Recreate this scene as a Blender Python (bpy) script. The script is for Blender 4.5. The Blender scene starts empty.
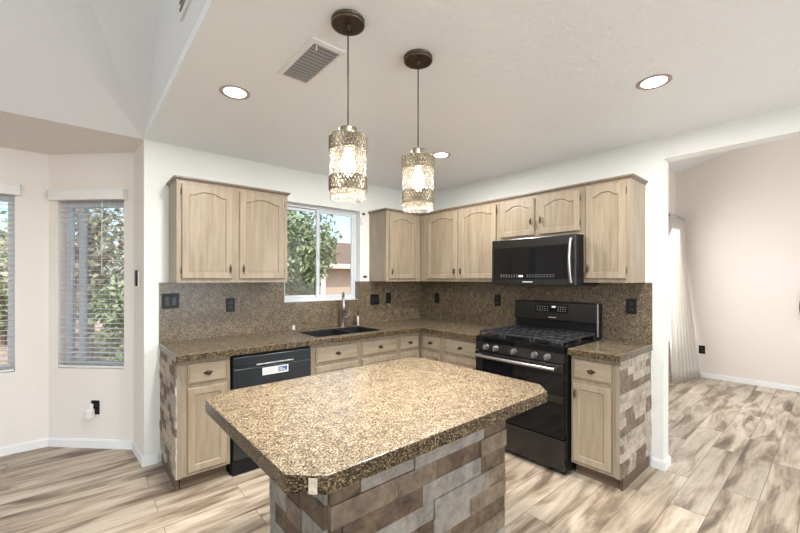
import bpy, bmesh, math, random
from mathutils import Vector, Matrix, noise
PI = math.pi
S = bpy.context.scene
COL = S.collection
random.seed(7)

# ------------------------------------------------------------------ camera, sky, sun, big lights, exposure
cam = bpy.data.cameras.new('camera'); co = bpy.data.objects.new('camera', cam); COL.objects.link(co)
cam.sensor_width = 36.0; cam.lens = 377.67/800*36.0; cam.shift_y = 12.07/800
co.location = (-3.2699, -3.392, 1.4044); co.rotation_euler = (PI/2, 0, math.radians(49.317-90))
cam.clip_start = .02; cam.clip_end = 200
S.camera = co
S.view_settings.view_transform = 'Standard'; S.view_settings.look = 'None'
S.view_settings.gamma = 1; S.view_settings.use_curve_mapping = False
S.view_settings.exposure = 0.0

W = bpy.data.worlds.new('world'); S.world = W; W.use_nodes = True
wn = W.node_tree.nodes; wl = W.node_tree.links
bg = wn['Background']
sky = wn.new('ShaderNodeTexSky'); sky.sky_type = 'NISHITA'; sky.sun_disc = False
sky.sun_elevation = math.radians(48); sky.sun_rotation = math.radians(200); sky.dust_density = 2.0
wl.new(sky.outputs[0], bg.inputs[0]); bg.inputs[1].default_value = 0.31

def light(name, kind, loc, rot, energy, color=(1, 1, 1), **kw):
    l = bpy.data.lights.new(name, kind); l.energy = energy; l.color = color
    for k, v in kw.items(): setattr(l, k, v)
    o = bpy.data.objects.new(name, l); COL.objects.link(o); o.location = loc; o.rotation_euler = rot
    return o
light('sun', 'SUN', (0, 0, 10), (math.radians(40), 0, math.radians(-25)), 4.0, (1, .95, .86), angle=.02)
# area lamps added behind the camera as fill, at unseen sides of the room
light('great_room_fill', 'AREA', (-4.6, -7.3, 2.1), (math.radians(130), 0, 0), 78, (.85, .925, 1), shape='RECTANGLE', size=5.0, size_y=2.0)
light('west_side_fill', 'AREA', (-7.3, -3.2, 2.0), (math.radians(130), 0, math.radians(-90)), 55, (.85, .925, 1), shape='RECTANGLE', size=4.5, size_y=2.0)
light('kitchen_ceiling_fill', 'AREA', (-1.5, -7.2, 1.2), (math.radians(138), 0, 0), 110, (.85, .925, 1), shape='RECTANGLE', size=2.0, size_y=1.6)  # added lamp with no window behind it, brightens the kitchen ceiling
# dining room beyond the opening: added fill lamp out of view, then window daylight
light('dining_room_fill', 'AREA', (1.9, -6.3, 1.5), (math.radians(100), 0, 0), 62, (.97, .98, 1), shape='RECTANGLE', size=2.8, size_y=2.2)
light('dining_window_daylight', 'AREA', (2.3, -1.70, 1.35), (math.radians(72), 0, PI), 68, (.98, .99, 1), shape='RECTANGLE', size=1.7, size_y=1.6)

# ------------------------------------------------------------------ materials
def new_mat(name):
    m = bpy.data.materials.new(name); m.use_nodes = True
    nt = m.node_tree; return m, nt, nt.nodes, nt.links, nt.nodes['Principled BSDF']
def setp(b, **kw):
    al = {'rough': 'Roughness', 'metal': 'Metallic', 'spec': 'Specular IOR Level', 'coat': 'Coat Weight', 'coatr': 'Coat Roughness', 'trans': 'Transmission Weight', 'ior': 'IOR'}
    for k, v in kw.items(): b.inputs[al[k]].default_value = v
def tex_coords(nt, scale=(1, 1, 1), rot=(0, 0, 0), kind='Object'):
    tc = nt.nodes.new('ShaderNodeTexCoord'); mp = nt.nodes.new('ShaderNodeMapping')
    mp.inputs['Scale'].default_value = scale; mp.inputs['Rotation'].default_value = rot
    nt.links.new(tc.outputs[kind], mp.inputs[0]); return mp.outputs[0]
def tex_noise(nt, vec, scale, detail=4, rough=.55, dist=0):
    n = nt.nodes.new('ShaderNodeTexNoise'); n.inputs['Scale'].default_value = scale
    n.inputs['Detail'].default_value = detail; n.inputs['Roughness'].default_value = rough; n.inputs['Distortion'].default_value = dist
    nt.links.new(vec, n.inputs['Vector']); return n
def ramp(nt, src, stops, interp='LINEAR'):
    r = nt.nodes.new('ShaderNodeValToRGB'); r.color_ramp.interpolation = interp
    e = r.color_ramp.elements
    while len(e) < len(stops): e.new(.5)
    for k, (p, c) in enumerate(stops):
        e[k].position = p; e[k].color = (*c, 1) if len(c) == 3 else c
    nt.links.new(src, r.inputs[0]); return r.outputs[0]
def mixc(nt, fac, a, b, mode='MIX'):
    m = nt.nodes.new('ShaderNodeMix'); m.data_type = 'RGBA'; m.blend_type = mode
    for sock, v in ((0, fac), (6, a), (7, b)):
        if hasattr(v, 'links'): nt.links.new(v, m.inputs[sock])
        elif sock == 0: m.inputs[0].default_value = v
        else: m.inputs[sock].default_value = (*v, 1)
    return m.outputs[2]
def bump(nt, b, height, strength, dist=.01):
    n = nt.nodes.new('ShaderNodeBump'); n.inputs['Strength'].default_value = strength; n.inputs['Distance'].default_value = dist
    nt.links.new(height, n.inputs['Height']); nt.links.new(n.outputs[0], b.inputs['Normal'])

def plain(name, col, rough=.5, metal=0, spec=.5, var=.06, vscale=8, bmp=0, coat=0):
    m, nt, N, L, b = new_mat(name); setp(b, rough=rough, metal=metal, spec=spec, coat=coat)
    v = tex_coords(nt); n = tex_noise(nt, v, vscale)
    c2 = tuple(max(0, c*(1-var)) for c in col); c1 = tuple(min(1, c*(1+var)) for c in col)
    L.new(ramp(nt, n.outputs[0], [(.3, c2), (.7, c1)]), b.inputs['Base Color'])
    if bmp:
        n2 = tex_noise(nt, v, vscale*12, 3); bump(nt, b, n2.outputs[0], bmp, .004)
    return m
def plaster(name, col, scale=26, strength=.25, rough=.6, spec=.3):
    m, nt, N, L, b = new_mat(name); setp(b, rough=rough, spec=spec)
    b.inputs['Base Color'].default_value = (*col, 1)
    v = tex_coords(nt); n = tex_noise(nt, v, scale, 3, .5)
    r = ramp(nt, n.outputs[0], [(.42, (0, 0, 0)), (.6, (1, 1, 1))]); bump(nt, b, r, strength, .004)
    return m

WALL = plaster('white_wall_paint', (.79, .795, .76))
CEIL = plaster('ceiling_knockdown_paint', (.86, .885, .91), 24, .35, .34, .5)
VAULT = plaster('vault_paint', (.76, .765, .765), 20, .15)
BEIGE = plaster('beige_wall_paint', (.82, .77, .72), 26, .15)
DINE = plaster('pinkish_beige_wall_paint', (.79, .72, .665), 26, .15)
TRIM = plain('white_trim_paint', (.85, .85, .84), .4, var=.02)
VINYL = plain('white_vinyl', (.62, .64, .67), .35, var=.02)
BLACK = plain('black_plastic', (.009, .009, .010), .35, spec=.25, var=.1)
BLACKG = plain('black_glass', (.005, .005, .006), .06, spec=.3, var=.05)
BSTEEL = plain('black_stainless_steel', (.06, .059, .058), .26, .9, var=.08, vscale=3)
BSTEELB = plain('blue_black_stainless_steel', (.05, .058, .068), .26, .8, var=.06, vscale=3)
STEEL = plain('brushed_steel', (.55, .54, .52), .28, 1, var=.05)
NICKEL = plain('brushed_nickel', (.50, .47, .43), .3, 1, var=.05)
IRON = plain('cast_iron', (.06, .06, .062), .38, .5, var=.15, bmp=.2)
BRONZE = plain('aged_bronze', (.085, .06, .038), .4, .8, var=.3, vscale=60)
BRASSL = plain('antique_brass', (.22, .19, .14), .35, .85, var=.35, vscale=90)
SINKM = plain('black_composite', (.012, .013, .016), .45, var=.2, vscale=60)
WHITEP = plain('white_plastic', (.80, .79, .77), .4, var=.02)
KNOBM = plain('satin_steel', (.30, .295, .29), .3, 1, var=.05)
RING = plain('rosy_nickel_trim', (.42, .34, .32), .35, .6, var=.08)

def floor_mat():
    m, nt, N, L, b = new_mat('vinyl_plank_floor'); setp(b, rough=.42, spec=.4)
    v = tex_coords(nt)
    br = N.new('ShaderNodeTexBrick'); br.offset = .37; br.inputs['Scale'].default_value = 1
    br.inputs['Brick Width'].default_value = 1.22; br.inputs['Row Height'].default_value = .18
    br.inputs['Mortar Size'].default_value = .0014; br.inputs['Mortar Smooth'].default_value = 0; br.inputs['Bias'].default_value = 0
    br.inputs['Color1'].default_value = (0, 0, 0, 1); br.inputs['Color2'].default_value = (1, 1, 1, 1); br.inputs['Mortar'].default_value = (.5, .5, .5, 1)
    L.new(v, br.inputs['Vector'])
    sh = N.new('ShaderNodeVectorMath'); sh.operation = 'MULTIPLY_ADD'
    L.new(br.outputs['Color'], sh.inputs[0]); sh.inputs[1].default_value = (7, 11, 5); L.new(v, sh.inputs[2])
    mp = N.new('ShaderNodeMapping'); mp.inputs['Scale'].default_value = (1.0, 6.0, 1); L.new(sh.outputs[0], mp.inputs[0])
    n1 = tex_noise(nt, mp.outputs[0], 1.5, 6, .58, .7)
    mp2 = N.new('ShaderNodeMapping'); mp2.inputs['Scale'].default_value = (2.2, 40, 1); L.new(sh.outputs[0], mp2.inputs[0])
    n2 = tex_noise(nt, mp2.outputs[0], 2.0, 3, .6)
    c = ramp(nt, n1.outputs[0], [(.28, (.12, .085, .06)), (.40, (.27, .205, .15)), (.48, (.46, .37, .28)), (.58, (.61, .52, .41)), (.8, (.70, .62, .52))])
    c = mixc(nt, .35, c, ramp(nt, n2.outputs[0], [(.3, (.45, .42, .38)), (.65, (1, 1, 1))]), 'MULTIPLY')
    tint = ramp(nt, br.outputs['Color'], [(0, (.80, .79, .78)), (.5, (.93, .92, .91)), (1, (1.0, .99, .98))])
    c = mixc(nt, 1, c, tint, 'MULTIPLY')
    c = mixc(nt, br.outputs['Fac'], c, (.10, .075, .06))
    L.new(c, b.inputs['Base Color'])
    bump(nt, b, n2.outputs[0], .08, .003)
    return m
FLOOR = floor_mat()

def granite_mat(name, stops, sc_=340):
    m, nt, N, L, b = new_mat(name); setp(b, rough=.27, spec=.42)
    v = tex_coords(nt)
    vo = N.new('ShaderNodeTexVoronoi'); vo.inputs['Scale'].default_value = sc_; L.new(v, vo.inputs['Vector'])
    sep = N.new('ShaderNodeSeparateColor'); L.new(vo.outputs['Color'], sep.inputs[0])
    n = tex_noise(nt, v, 26, 4, .6)
    ad = N.new('ShaderNodeMath'); ad.operation = 'MULTIPLY_ADD'; L.new(n.outputs[0], ad.inputs[0]); ad.inputs[1].default_value = .7
    sb = N.new('ShaderNodeMath'); sb.operation = 'SUBTRACT'; L.new(sep.outputs[0], sb.inputs[0]); sb.inputs[1].default_value = .35
    L.new(sb.outputs[0], ad.inputs[2])
    c = ramp(nt, ad.outputs[0], stops, 'CONSTANT')
    L.new(c, b.inputs['Base Color'])
    return m
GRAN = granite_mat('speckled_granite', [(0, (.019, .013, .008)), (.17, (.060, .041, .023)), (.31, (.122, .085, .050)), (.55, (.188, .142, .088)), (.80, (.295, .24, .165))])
GEDGE = granite_mat('shaded_brown_gold_granite_edge', [(0, (.012, .009, .006)), (.24, (.035, .023, .011)), (.48, (.085, .056, .026)), (.72, (.16, .11, .055)), (.92, (.24, .185, .11))], 230)  # brown-gold granite for slab sides, their shade put into the darker colour

def wood_mat(name, a, bcol, cc, horiz=False):
    m, nt, N, L, b = new_mat(name); setp(b, rough=.42, spec=.4)
    sc = (1.2, 12, 12) if horiz else (12, 12, 1.0)
    v = tex_coords(nt, sc); n = tex_noise(nt, v, 2.2, 6, .62, .4)
    v2 = tex_coords(nt, (2, 2, 1.1)); n2 = tex_noise(nt, v2, 2.2, 3)
    c = ramp(nt, n.outputs[0], [(.25, cc), (.5, bcol), (.75, a)])
    c = mixc(nt, .5, c, ramp(nt, n2.outputs[0], [(.3, (.80, .76, .70)), (.65, (1, 1, 1))]), 'MULTIPLY')
    L.new(c, b.inputs['Base Color']); bump(nt, b, n.outputs[0], .05, .002)
    return m
WOOD = wood_mat('pickled_maple', (.385, .32, .245), (.325, .262, .19), (.24, .185, .13))
WOODH = wood_mat('pickled_maple_across', (.385, .32, .245), (.325, .262, .19), (.24, .185, .13), True)
GLAZE = wood_mat('brown_glaze_in_groove', (.34, .26, .17), (.27, .20, .13), (.20, .14, .09))
WOODP = wood_mat('pickled_maple_panel', (.365, .30, .222), (.30, .24, .17), (.215, .165, .11))
WOODC = wood_mat('glazed_crown_maple', (.26, .205, .15), (.21, .165, .12), (.15, .115, .08), True)
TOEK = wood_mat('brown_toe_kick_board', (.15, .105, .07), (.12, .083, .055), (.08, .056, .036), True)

def stone_mat(name, c1, c2, scale=18):
    m, nt, N, L, b = new_mat(name); setp(b, rough=.8, spec=.3)
    v = tex_coords(nt); n = tex_noise(nt, v, scale, 6, .65, .5)
    L.new(ramp(nt, n.outputs[0], [(.3, c1), (.68, c2)]), b.inputs['Base Color'])
    n2 = tex_noise(nt, v, 55, 5, .7); bump(nt, b, n2.outputs[0], .8, .014)
    return m
ST_L = stone_mat('light_split_stone', (.24, .195, .15), (.50, .435, .36))
ST_P = stone_mat('cream_split_stone', (.33, .27, .205), (.58, .505, .415))
ST_B = stone_mat('brown_split_stone', (.11, .08, .057), (.28, .21, .15))
ST_G = stone_mat('grey_split_stone', (.17, .15, .128), (.36, .325, .28))
ST_D = stone_mat('dark_brown_split_stone', (.06, .04, .028), (.19, .13, .085))
MORT = plain('mortar', (.26, .22, .175), .9)

def glass_mat(name, tint=(1, 1, 1), gloss=.12, rough=.02, haze=0, pattern=0):
    m = bpy.data.materials.new(name); m.use_nodes = True; nt = m.node_tree; N = nt.nodes; L = nt.links
    N.remove(N['Principled BSDF']); out = N['Material Output']
    tr = N.new('ShaderNodeBsdfTransparent'); tr.inputs[0].default_value = (*tint, 1)
    gl = N.new('ShaderNodeBsdfGlossy'); gl.inputs['Roughness'].default_value = rough
    fr = N.new('ShaderNodeFresnel'); fr.inputs[0].default_value = 1.45
    if pattern:
        v = tex_coords(nt); vo = N.new('ShaderNodeTexVoronoi'); vo.feature = 'DISTANCE_TO_EDGE'; vo.inputs['Scale'].default_value = 60; L.new(v, vo.inputs['Vector'])
        bp = N.new('ShaderNodeBump'); bp.inputs['Strength'].default_value = 1; bp.inputs['Distance'].default_value = .01
        L.new(vo.outputs[0], bp.inputs['Height']); L.new(bp.outputs[0], gl.inputs['Normal']); L.new(bp.outputs[0], fr.inputs['Normal'])
    mx = N.new('ShaderNodeMixShader'); ml = N.new('ShaderNodeMath'); ml.operation = 'MULTIPLY'; ml.inputs[1].default_value = gloss*4; L.new(fr.outputs[0], ml.inputs[0]); L.new(ml.outputs[0], mx.inputs[0]); L.new(tr.outputs[0], mx.inputs[1]); L.new(gl.outputs[0], mx.inputs[2])
    last = mx.outputs[0]
    if haze:
        tl = N.new('ShaderNodeBsdfTranslucent'); tl.inputs[0].default_value = (*[min(1, t*1.0) for t in tint], 1)
        m2 = N.new('ShaderNodeMixShader'); L.new(last, m2.inputs[1]); L.new(tl.outputs[0], m2.inputs[2])
        if pattern:
            L.new(ramp(nt, vo.outputs[0], [(.0, (haze*2.0,)*3), (.12, (haze,)*3)]), m2.inputs[0])
        else: m2.inputs[0].default_value = haze
        last = m2.outputs[0]
    L.new(last, out.inputs[0]); return m
PANE = glass_mat('window_glass', (.96, .98, .98), .1)
AMBER = glass_mat('crackled_clear_glass', (.99, .955, .89), .2, .1, .06, 1)
FROST = glass_mat('frosted_crackle_glass', (1, .98, .94), .2, .1, .18, 1)
CLEARG = glass_mat('small_clear_glass', (.85, .85, .85), .2, .05, .3)

def emit(name, col, s):
    m = bpy.data.materials.new(name); m.use_nodes = True; nt = m.node_tree; N = nt.nodes
    b = N['Principled BSDF']; b.inputs['Base Color'].default_value = (.8, .8, .8, 1)
    b.inputs['Emission Color'].default_value = (*col, 1); b.inputs['Emission Strength'].default_value = s
    v = tex_coords(nt); n = tex_noise(nt, v, 3); L = nt.links
    L.new(ramp(nt, n.outputs[0], [(0, col), (1, tuple(c*.98 for c in col))]), b.inputs['Emission Color'])
    return m
BULB = emit('warm_bulb', (1, .90, .74), 14)
LEDD = emit('recessed_led_lens', (1, .96, .90), 9)
DISP = emit('display_digits', (.75, .85, 1), .7)

def cloth_mat():
    m = bpy.data.materials.new('sheer_cream_fabric'); m.use_nodes = True; nt = m.node_tree; N = nt.nodes; L = nt.links
    b = N['Principled BSDF']; b.inputs['Roughness'].default_value = .9
    v = tex_coords(nt, (60, 60, 10)); n = tex_noise(nt, v, 6)
    c = ramp(nt, n.outputs[0], [(.3, (.78, .74, .68)), (.7, (.86, .83, .78))]); L.new(c, b.inputs['Base Color'])
    t = N.new('ShaderNodeBsdfTranslucent'); L.new(c, t.inputs[0]); mx = N.new('ShaderNodeMixShader'); mx.inputs[0].default_value = .45
    L.new(b.outputs[0], mx.inputs[1]); L.new(t.outputs[0], mx.inputs[2]); L.new(mx.outputs[0], N['Material Output'].inputs[0]); return m
CLOTH = cloth_mat()
STUCCO = plain('tan_stucco', (.52, .40, .31), .9, bmp=.3)
STUCW = plain('pale_stucco', (.72, .64, .54), .9, bmp=.3)
ROOFM = plain('brown_roof_tile', (.22, .15, .11), .9, var=.3, vscale=20)
DIRT = plain('tan_gravel', (.45, .34, .25), .95, var=.3, vscale=6, bmp=.5)
BARK = plain('bark', (.24, .18, .13), .9, var=.3, vscale=30)
def leaf_mat(name, a, b_):
    m, nt, N, L, b = new_mat(name); setp(b, rough=.6)
    v = tex_coords(nt); n = tex_noise(nt, v, 5, 4)
    L.new(ramp(nt, n.outputs[0], [(.3, a), (.7, b_)]), b.inputs['Base Color']); return m
LEAF = leaf_mat('green_leaves', (.20, .25, .12), (.45, .50, .29))
LEAF2 = leaf_mat('dry_olive_leaves', (.28, .28, .19), (.52, .50, .36))

# ------------------------------------------------------------------ helpers
def bx(bm, x0, x1, y0, y1, z0, z1, bev=0, mi=0):
    r = bmesh.ops.create_cube(bm, size=1)
    vs = r['verts']
    for v in vs:
        v.co = Vector(((x0+x1)/2 + v.co.x*(x1-x0), (y0+y1)/2 + v.co.y*(y1-y0), (z0+z1)/2 + v.co.z*(z1-z0)))
    fs = list({f for v in vs for f in v.link_faces})
    for f in fs: f.material_index = mi
    if bev:
        es = list({e for v in vs for e in v.link_edges})
        bmesh.ops.bevel(bm, geom=es, offset=bev, segments=2, affect='EDGES', profile=.5)
def poly(bm, pts, mi=0):
    f = bm.faces.new([bm.verts.new(p) for p in pts]); f.material_index = mi; return f
def slab_poly(bm, pts2, z0, z1, bev=0):
    lo = [bm.verts.new((x, y, z0)) for x, y in pts2]; hi = [bm.verts.new((x, y, z1)) for x, y in pts2]
    n = len(pts2); bm.faces.new(hi); bm.faces.new(lo[::-1])
    for i in range(n): bm.faces.new((lo[i], lo[(i+1) % n], hi[(i+1) % n], hi[i]))
    if bev:
        es = [e for e in bm.edges if abs(e.verts[0].co.z-z1) < 1e-6 and abs(e.verts[1].co.z-z1) < 1e-6]
        bmesh.ops.bevel(bm, geom=es, offset=bev, segments=3, affect='EDGES', profile=.5)
def lathe(bm, prof, c=(0, 0, 0), seg=24, axis='z', mi=0, cap=True):
    rings = []
    for r, h in prof:
        ring = []
        for k in range(seg):
            a = 2*PI*k/seg; p = (r*math.cos(a), r*math.sin(a), h)
            if axis == 'x': p = (p[2], p[0], p[1])
            elif axis == 'y': p = (p[0], p[2], -p[1])
            ring.append(bm.verts.new((c[0]+p[0], c[1]+p[1], c[2]+p[2])))
        rings.append(ring)
    for a, b in zip(rings, rings[1:]):
        for k in range(seg):
            f = bm.faces.new((a[k], a[(k+1) % seg], b[(k+1) % seg], b[k])); f.material_index = mi; f.smooth = True
    if cap:
        for r_, rv in ((rings[0], True), (rings[-1], False)):
            f = bm.faces.new(r_[::-1] if rv else r_); f.material_index = mi
def tube(bm, pts, r, seg=8, mi=0):
    pts = [Vector(p) for p in pts]; rings = []
    for i, p in enumerate(pts):
        t = (pts[min(i+1, len(pts)-1)]-pts[max(i-1, 0)]).normalized()
        u = t.cross(Vector((0, 0, 1))) if abs(t.z) < .95 else t.cross(Vector((0, 1, 0)))
        u.normalize(); w = t.cross(u)
        rr = r[i] if isinstance(r, (list, tuple)) else r
        rings.append([bm.verts.new(p+u*rr*math.cos(2*PI*k/seg)+w*rr*math.sin(2*PI*k/seg)) for k in range(seg)])
    for a, b in zip(rings, rings[1:]):
        for k in range(seg):
            f = bm.faces.new((a[k], a[(k+1) % seg], b[(k+1) % seg], b[k])); f.smooth = True; f.material_index = mi
    bm.faces.new(rings[0][::-1]); bm.faces.new(rings[-1])
def BM(): return bmesh.new()
def obj(name, bm, mats, parent=None, loc=None):
    """bm in the parent's own frame"""
    bmesh.ops.recalc_face_normals(bm, faces=bm.faces)
    for e in bm.edges:
        if len(e.link_faces) == 2 and e.calc_face_angle(0) > .62: e.smooth = False
    me = bpy.data.meshes.new(name); bm.to_mesh(me); bm.free()
    for m in (mats if isinstance(mats, (list, tuple)) else [mats]): me.materials.append(m)
    o = bpy.data.objects.new(name, me); COL.objects.link(o)
    if parent: o.parent = parent
    if loc: o.location = loc
    return o
def thing(name, label, cat, loc=(0, 0, 0), rz=0, group=None):
    o = bpy.data.objects.new(name, None); COL.objects.link(o); o.empty_display_size = .1
    o.location = loc; o.rotation_euler = (0, 0, rz); o['label'] = label; o['category'] = cat
    if group: o['group'] = group
    return o
def tag(o, label, cat, group=None):
    o['label'] = label; o['category'] = cat
    if group: o['group'] = group
    return o
def struct(name, bm, m, parent=None):
    o = obj(name, bm, m, parent)
    if not parent: o['kind'] = 'structure'
    return o
def box_struct(name, m, *b):
    bm = BM()
    for q in b: bx(bm, *q)
    return struct(name, bm, m)

# ------------------------------------------------------------------ the setting
CZ = 2.4455
XE = -2.88   # where the flat kitchen ceiling and the back wall end
YO = -2.552  # where the opening in the right wall begins
box_struct('floor', FLOOR, (-7.6, 3.64, -7.6, 1.05, -.1, 0))
box_struct('ceiling', CEIL, (XE, .12, -7.6, .12, CZ, CZ+.05))
WX0, WX1, WZ0, WZ1 = -1.79, -.927, 1.18, 2.135
box_struct('wall_back', WALL, (XE, WX0, 0, .14, 0, CZ), (WX1, .14, 0, .14, 0, CZ), (WX0, WX1, 0, .14, 0, WZ0), (WX0, WX1, 0, .14, WZ1, CZ))
YO2 = -4.6
def wall_right():
    bm = BM(); bx(bm, 0, .12, YO, 0, 0, CZ); bx(bm, 0, .12, YO2, YO, 2.282, CZ); bx(bm, 0, .12, -7.6, YO2, 0, CZ)
    bx(bm, 0, .12, -7.6, 0, CZ, 4.6)
    return struct('wall_right', bm, WALL)
wall_right()
# vault side wall over the edge of the flat ceiling
box_struct('wall_vault_side', VAULT, (XE, XE+.1, -7.6, .12, CZ+.0505, 4.6))
def vault():
    C = Vector((XE, .0, CZ)); cp = Vector(co.location)
    def ray(u, v):
        y = math.radians(49.317); a = (u-400)/377.67
        return Vector((math.cos(y)+a*math.sin(y), math.sin(y)-a*math.cos(y), -(v-278.57)/377.67))
    def hit_pitch(u, v, pitch):   # plane z = CZ - pitch*y
        r = ray(u, v); t = (CZ-pitch*cp.y-cp.z)/(r.z+pitch*r.y); return cp+r*t
    q38 = hit_pitch(38, 0, .85); q90 = hit_pitch(90, 0, 1.06); q3 = Vector((XE, -.666, 3.117))
    k = 3.2
    e38 = C+(q38-C)*k; e90 = C+(q90-C)*k; e3 = C+(q3-C)*k
    L0 = Vector((-7.6, 0, CZ)); L1 = Vector((-7.6, e38.y, e38.z))
    bm = BM()
    vs = [bm.verts.new(p) for p in (C, e3, e90, e38, L1, L0)]
    for f in ((0, 1, 2), (0, 2, 3), (0, 3, 4, 5)): bm.faces.new([vs[i] for i in f])
    o = struct('ceiling_vault', bm, VAULT)
    return e3
e3 = vault()
box_struct('ceiling_great_room', VAULT, (-7.6, XE, -7.6, -1.6, 4.6, 4.65))
box_struct('wall_left', WALL, (-7.6, -7.5, -7.6, -5.6, 0, 4.6), (-7.6, -7.5, -.9, .9, 0, 4.6), (-7.6, -7.5, -5.6, -.9, 2.8, 4.6))
box_struct('wall_rear', WALL, (-7.5, -7.2, -7.6, -7.5, 0, 4.6), (-2.0, 3.6, -7.6, -7.5, 0, 4.6), (-7.2, -2.0, -7.6, -7.5, 2.8, 4.6))

# breakfast bay: short side wall, 45 degree wall with a window, far wall with a window
A = Vector((-2.905, .40)); B = Vector((-3.44, .935))
def seg_frame(P, Q):
    e = (Q-P); l = e.length; e.normalize(); return e, l
def wall_seg(name, P, Q, holes, z1, m, th=.12, out=None):
    """vertical wall from P to Q, thick to the side `out`, with rectangular holes (s0,s1,z0,z1)"""
    e, l = seg_frame(P, Q); bm = BM()
    def blk(s0, s1, za, zb):
        p = [P+e*s0, P+e*s1, P+e*s1+out*th, P+e*s0+out*th]
        slab_poly(bm, [tuple(q) for q in p], za, zb)
    s = 0
    for (a, b, za, zb) in holes:
        blk(s, a, 0, z1); blk(a, b, 0, za); blk(a, b, zb, z1); s = b
    blk(s, l, 0, z1)
    return struct(name, bm, m)
n45 = Vector((1, 1)).normalized()
bm = BM(); slab_poly(bm, [(XE, 0.001), (-2.74, .14), (-2.74, .47), (A.x, A.y)], 0, CZ); struct('wall_bay_side', bm, BEIGE)
B1 = (.085, .675, .655, 2.055)
wall_seg('wall_bay_angled', A, B, [B1], CZ, BEIGE, .12, n45)
wall_seg('wall_bay_far', B, Vector((-7.5, .935)), [(.20, 1.75, .655, 2.075)], CZ, BEIGE, .12, Vector((0, 1)))
bm = BM(); slab_poly(bm, [(XE+.02, 0), (-7.5, 0), (-7.5, 1.05), (-3.4, 1.05), (-2.75, .42)], CZ, CZ+.03); struct('ceiling_bay', bm, BEIGE)

# dining room beyond the opening
box_struct('wall_dining_far', DINE, (3.52, 3.64, -7.6, -1.68, 0, 4.6))
box_struct('wall_dining_side', DINE, (.12, 1.3, -1.80, -1.68, 0, 4.6), (3.2, 3.52, -1.80, -1.68, 0, 4.6), (1.3, 3.2, -1.80, -1.68, 0, .5), (1.3, 3.2, -1.80, -1.68, 2.12, 4.6))
bm = BM(); poly(bm, [(.12, -1.68, 2.965), (3.64, -1.68, 2.965), (3.64, -7.6, 4.75), (.12, -7.6, 4.75)])
o = struct('ceiling_dining', bm, VAULT); md = o.modifiers.new('t', 'SOLIDIFY'); md.thickness = .04; md.offset = 1

# baseboards
def baseboard(name, pts, inn, h=.072, th=.014, m=TRIM):
    """pts: polyline on the wall face; inn: offset side (+1 left of travel)"""
    bm = BM(); P = [Vector(p) for p in pts]; off = []
    for i, p in enumerate(P):
        ns = []
        for j in (i-1, i):
            if 0 <= j < len(P)-1:
                e = (P[j+1]-P[j]).normalized(); ns.append(Vector((-e.y, e.x))*inn)
        n = sum(ns, Vector((0, 0))); n = n/n.length; k = th/max(.3, n.dot(ns[0])); off.append(p+n*k)
    for i in range(len(P)-1):
        a, b, c, d = P[i], P[i+1], off[i+1], off[i]
        slab_poly(bm, [tuple(a), tuple(b), tuple(c), tuple(d)], 0, h-.01)
        c2 = b+(c-b)*.45; d2 = a+(d-a)*.45
        slab_poly(bm, [tuple(a), tuple(b), tuple(c2), tuple(d2)], h-.01, h)
    return struct(name, bm, m)
baseboard('baseboard_back', [(-2.79, 0), (XE, 0), (A.x, A.y), (B.x, B.y), (-7.5, .935)], 1)
baseboard('baseboard_right', [(0, -2.478), (0, YO), (.12, YO), (.12, -1.82)], -1)
baseboard('baseboard_dining', [(.14, -1.80), (3.52, -1.80), (3.52, -7.5)], -1, .07)

# windows
def kitchen_window():
    bm = BM(); y0, y1 = .075, .125; f = .03
    bx(bm, WX0, WX1, y0, y1, WZ0, WZ0+f, .004); bx(bm, WX0, WX1, y0, y1, WZ1-f, WZ1, .004)
    bx(bm, WX0, WX0+f, y0, y1, WZ0+f, WZ1-f, .004); bx(bm, WX1-f, WX1, y0, y1, WZ0+f, WZ1-f, .004)
    w = struct('window_1', bm, VINYL)
    xm = -1.375
    for nm, xa, xb, ya in (('fixed_sash', WX0+f, xm+.02, .102), ('sliding_sash', xm-.03, WX1-f, .080)):
        s = BM(); g = .028; z0, z1 = WZ0+f, WZ1-f
        bx(s, xa, xa+g, ya, ya+.02, z0, z1, .003); bx(s, xb-g, xb, ya, ya+.02, z0, z1, .003)
        bx(s, xa+g, xb-g, ya, ya+.02, z0, z0+g, .003); bx(s, xa+g, xb-g, ya, ya+.02, z1-g, z1, .003)
        so = obj(nm, s, VINYL, w)
        g_ = BM(); bx(g_, xa+g, xb-g, ya+.008, ya+.012, z0+g, z1-g); obj('glass_pane', g_, PANE, so)
    h = BM(); bx(h, xm-.022, xm-.008, .066, .08, 1.60, 1.68, .004); obj('latch', h, VINYL, w)
    return w
kitchen_window()
def seg_window(name, P, Q, hole, out, rails=1):
    e, l = seg_frame(P, Q); s0, s1, z0, z1 = hole
    def blk(bm, a, b, da, db, za, zb):
        p = [P+e*a+out*da, P+e*b+out*da, P+e*b+out*db, P+e*a+out*db]; slab_poly(bm, [tuple(q) for q in p], za, zb)
    bm = BM(); f = .045
    blk(bm, s0, s1, .07, .11, z0, z0+f); blk(bm, s0, s1, .07, .11, z1-f, z1); blk(bm, s0, s0+f, .07, .11, z0+f, z1-f); blk(bm, s1-f, s1, .07, .11, z0+f, z1-f)
    zm = (z0+z1)/2
    if rails == 1: blk(bm, s0+f, s1-f, .075, .105, zm-.02, zm+.02)
    else:
        sm = (s0+s1)/2 if rails == 2 else s0+(s1-s0)*.76; blk(bm, sm-.025, sm+.025, .075, .105, z0+f, z1-f)
    w = struct(name, bm, VINYL)
    g = BM(); blk(g, s0+f, s1-f, .088, .092, z0+f, z1-f); obj('glass_pane', g, PANE, w)
    return w
seg_window('window_2', A, B, B1, n45, 3)
seg_window('window_3', B, Vector((-7.5, .935)), (.20, 1.75, .655, 2.075), Vector((0, 1)), 2)
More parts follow.
